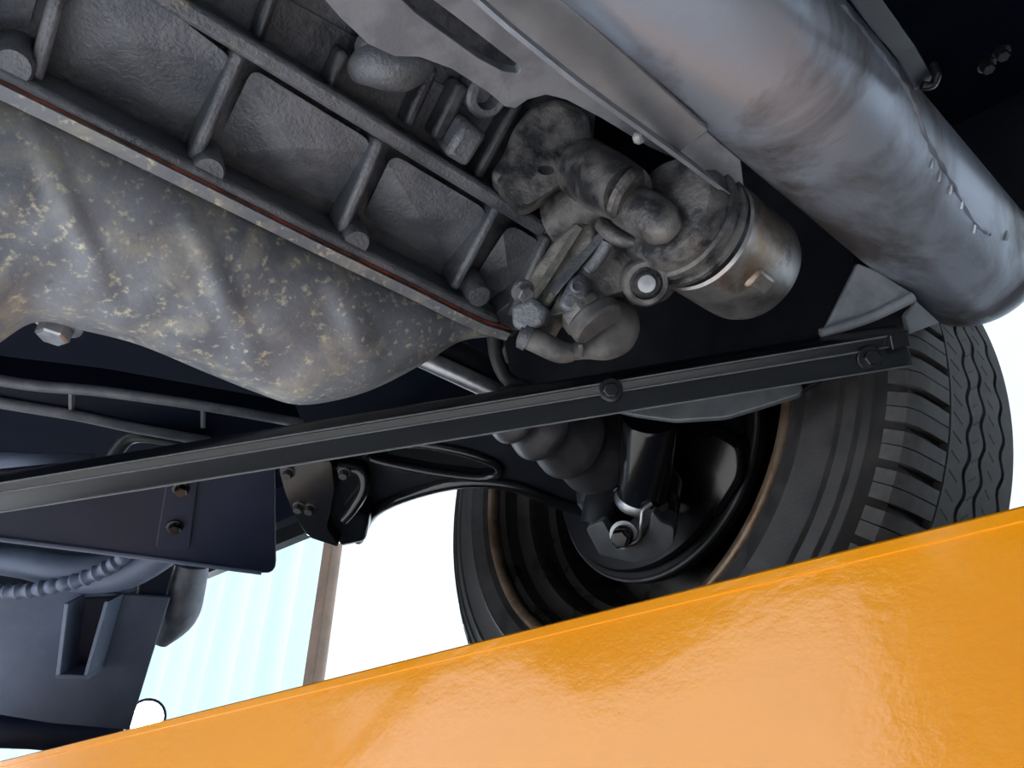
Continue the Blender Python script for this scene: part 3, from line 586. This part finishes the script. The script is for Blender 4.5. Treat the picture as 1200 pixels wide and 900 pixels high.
# ------------------------------------------------------------------ left: frame rail, mud plate and things beyond
FRp = plane3((0, 460, 0.72), (350, 505, 0.86), (0, 520, 0.74))
FM = thing('frame_rail', onp(FRp, 150, 510), 'black vehicle frame rail with two pale ridges under the oil pan', 'frame rail')
obj('web', plate([(-260, 388), (0, 442), (120, 455), (352, 494), (356, 500), (250, 520), (0, 475), (-260, 430)], FRp, 0.05), M['plastic_blue'], FM, bevel=0.003)
obj('ridge', tube([onp(FRp, x, y, 0.004) for x, y in catmull([(-250, 394), (0, 446), (120, 459), (240, 476), (354, 496)], 6)], 0.0055, 10), M['bracket'], FM)
obj('ridge', tube([onp(FRp, x, y, 0.004) for x, y in catmull([(-250, 428), (0, 472), (90, 487), (160, 502), (245, 517)], 6)], 0.0055, 10), M['bracket'], FM)
for x in (84, 238):
    obj('stiffener', bar(onp(FRp, x, 458 + (x - 84) * 0.12, 0.003), onp(FRp, x, 480 + (x - 84) * 0.14, 0.003), CX, 0.003, CF, 0.006), M['bracket'], FM)
obj('heat_pipe', ptube([(-60, 548, 0.78), (0, 543, 0.78), (60, 543, 0.78), (112, 536, 0.80)], [0.012, 0.012, 0.010, 0.004], 14), M['bluegrey'], label='curved pale pipe behind the bar at the left edge', cat='pipe')
obj('bent_pipe', ptube([(128, 545, 0.86), (138, 528, 0.86), (152, 513, 0.86), (175, 511, 0.86), (215, 518, 0.87)], 0.008, 12), M['satin'], label='thin black bent pipe above the dark mud plate', cat='pipe')
MP = plane3((0, 600, 0.70), (325, 600, 0.80), (0, 640, 0.72))
MG = thing('mud_plate', onp(MP, 200, 660), 'dark blue-black plate with rounded corner and bolted tab at lower left', 'plate')
obj('plate', plate([(-250, 578), (322, 520), (324, 674), (-250, 600)], MP, 0.005, r=16), M['plastic_blue'], MG, bevel=0.0015)
obj('lower_lip', tube([onp(MP, -240, 601, 0.001), onp(MP, 130, 648, 0.001), onp(MP, 306, 671, 0.001)], 0.0028, 8), M['bluegrey'], MG)
obj('tab', plate([(196, 560), (232, 560), (222, 645), (182, 643)], MP, 0.004, off=0.004, r=5), M['plastic_blue'], MG, bevel=0.001)
for x, y in ((212, 572), (205, 616)):
    obj('bolt', hexbolt(onp(MP, x, y, 0.004), MP[1], 0.006, 0.008), M['black'], MG)
XB = thing('bumper_bracket', P(90, 850, 1.05), 'blue-grey bracket plate with folded channel in the lower left corner', 'bracket')
xp = plane3((0, 760, 1.0), (180, 760, 1.08), (0, 850, 1.0))
obj('plate', plate([(-60, 690), (60, 690), (200, 700), (178, 770), (152, 856), (60, 848), (-60, 828)], xp, 0.01), M['bluegrey'], XB, bevel=0.002)
obj('channel_side', bar(onp(xp, 88, 702, 0.02), onp(xp, 78, 785, 0.02), CX, 0.006, CF, 0.04), M['bluegrey'], XB, bevel=0.001)
obj('channel_side', bar(onp(xp, 134, 700, 0.02), onp(xp, 110, 785, 0.02), CX, 0.006, CF, 0.04), M['bluegrey'], XB, bevel=0.001)
obj('channel_foot', bar(onp(xp, 76, 786, 0.02), onp(xp, 112, 788, 0.02), CD, 0.006, CF, 0.04), M['bluegrey'], XB, bevel=0.001)
obj('channel_back', plate([(88, 702), (134, 700), (110, 785), (78, 785)], xp, 0.004, off=0.004), M['plastic_blue'], XB)
obj('lower_beam', ptube([(-60, 855, 1.06), (40, 858, 1.08), (140, 868, 1.12)], 0.022, 14, 2), M['plastic_blue'], label='dark lower beam behind the yellow lift rail at the left corner', cat='beam')
rh = catmull([(-40, 692), (0, 694), (45, 690), (92, 680), (132, 662), (160, 640)], 10)
obj('ribbed_hose', tube([P(x, y, 0.97) for x, y in rh], [0.009 + 0.0018 * math.sin(i * 2.2) for i in range(len(rh))], 12), M['bluegrey'], label='corrugated blue-grey hose below the mud plate lip', cat='hose')
obj('curved_pipe', ptube([(-30, 655, 1.0), (30, 660, 1.0), (90, 672, 1.0), (150, 668, 1.0), (200, 640, 1.0)], [0.016, 0.02, 0.024, 0.024, 0.022], 16), M['bluegrey'], label='thick blue-grey pipe curving above the bracket plate', cat='pipe')
SP = thing('side_strap', P(175, 765, 1.1), 'grey bent strap and rounded cup hanging beside the bracket plate', 'strap')
obj('strap', plate([(165, 660), (205, 660), (196, 700), (180, 740), (160, 772), (150, 765), (158, 720)], plane3((165, 660, 1.08), (205, 660, 1.1), (160, 772, 1.08)), 0.015), M['plastic_blue'], SP, bevel=0.003)
obj('cup', ptube([(222, 660, 1.14), (214, 690, 1.14), (205, 720, 1.14), (186, 750, 1.14)], [0.028, 0.032, 0.032, 0.016], 20), M['bracket'], SP)

# ------------------------------------------------------------------ yellow lift beam
bt0 = P(600, 742, 0.5)
def onbeam(l, z, o): return bt0 + L * l + UP * z + O * o
BH = 0.118
prof = [(-BH, 0.0), (-0.006, 0.0), (-0.002, 0.0012), (0, 0.004), (0, 0.010), (-0.003, 0.012), (-BH * 0.40, 0.012), (-BH * 0.40 - 0.006, 0.02)]
LB = thing('lift_runway', onbeam(0, -BH, 0.1), 'glossy yellow painted lift runway beam across the bottom foreground', 'lift')
full = [(-BH, 0.0), (-0.0075, 0.0), (-0.007, -0.0012), (-0.0015, -0.0012), (0, 0.0005), (0, 0.010), (-0.002, 0.012), (-BH, 0.012)]
NS = 50
rows = [[onbeam(-0.75 + 3.0 * i / NS, z, o) for z, o in full] for i in range(NS + 1)]
V, F = loft(rows, True); F += [list(range(len(full))), [NS * len(full) + i for i in range(len(full))]]
obj('side_beam', (V, F), M['yellow'], LB, smooth=30)
zdeck = (WC.z - TR) - bt0.z
obj('deck', obox(onbeam(0.75, zdeck - 0.005, 0.26), L * 1.5, O * 0.248, UP * 0.004), M['satin'], LB)
obj('outer_beam', obox(onbeam(0.75, -BH / 2, 0.52), L * 1.5, O * 0.006, UP * BH / 2 * 0.7), M['yellow'], LB)
obj('lift_base_beam', obox(onbeam(0.75, -BH - 0.03, 0.15), L * 1.5, O * 0.14, UP * 0.0295), M['blue'], label='dark blue beam just below the yellow runway at the bottom right', cat='beam', bevel=0.003)
# ------------------------------------------------------------------ work lamp
lc = P(171, 842, 1.7)
WL = thing('work_lamp', lc - UP * 0.05, 'small brilliant white work lamp peeking above the yellow beam', 'lamp')
ld = (-lc).normalized()
obj('housing', lathe(lc + -ld * 0.05, ld, [(0.02, 0), (0.034, 0.01), (0.042, 0.045), (0.042, 0.052), (0.036, 0.052), (0.034, 0.046), (0, 0.046)], 28), M['satin'], WL)
obj('lens', lathe(lc - ld * 0.003, ld, [(0.033, 0), (0.030, 0.004), (0.018, 0.008), (0, 0.010)], 28), M['lamp'], WL)
obj('stand', tube([lc - ld * 0.04 - UP * 0.03, lc - ld * 0.04 - UP * (lc.z - FZ)], 0.012, 10), M['satin'], WL)
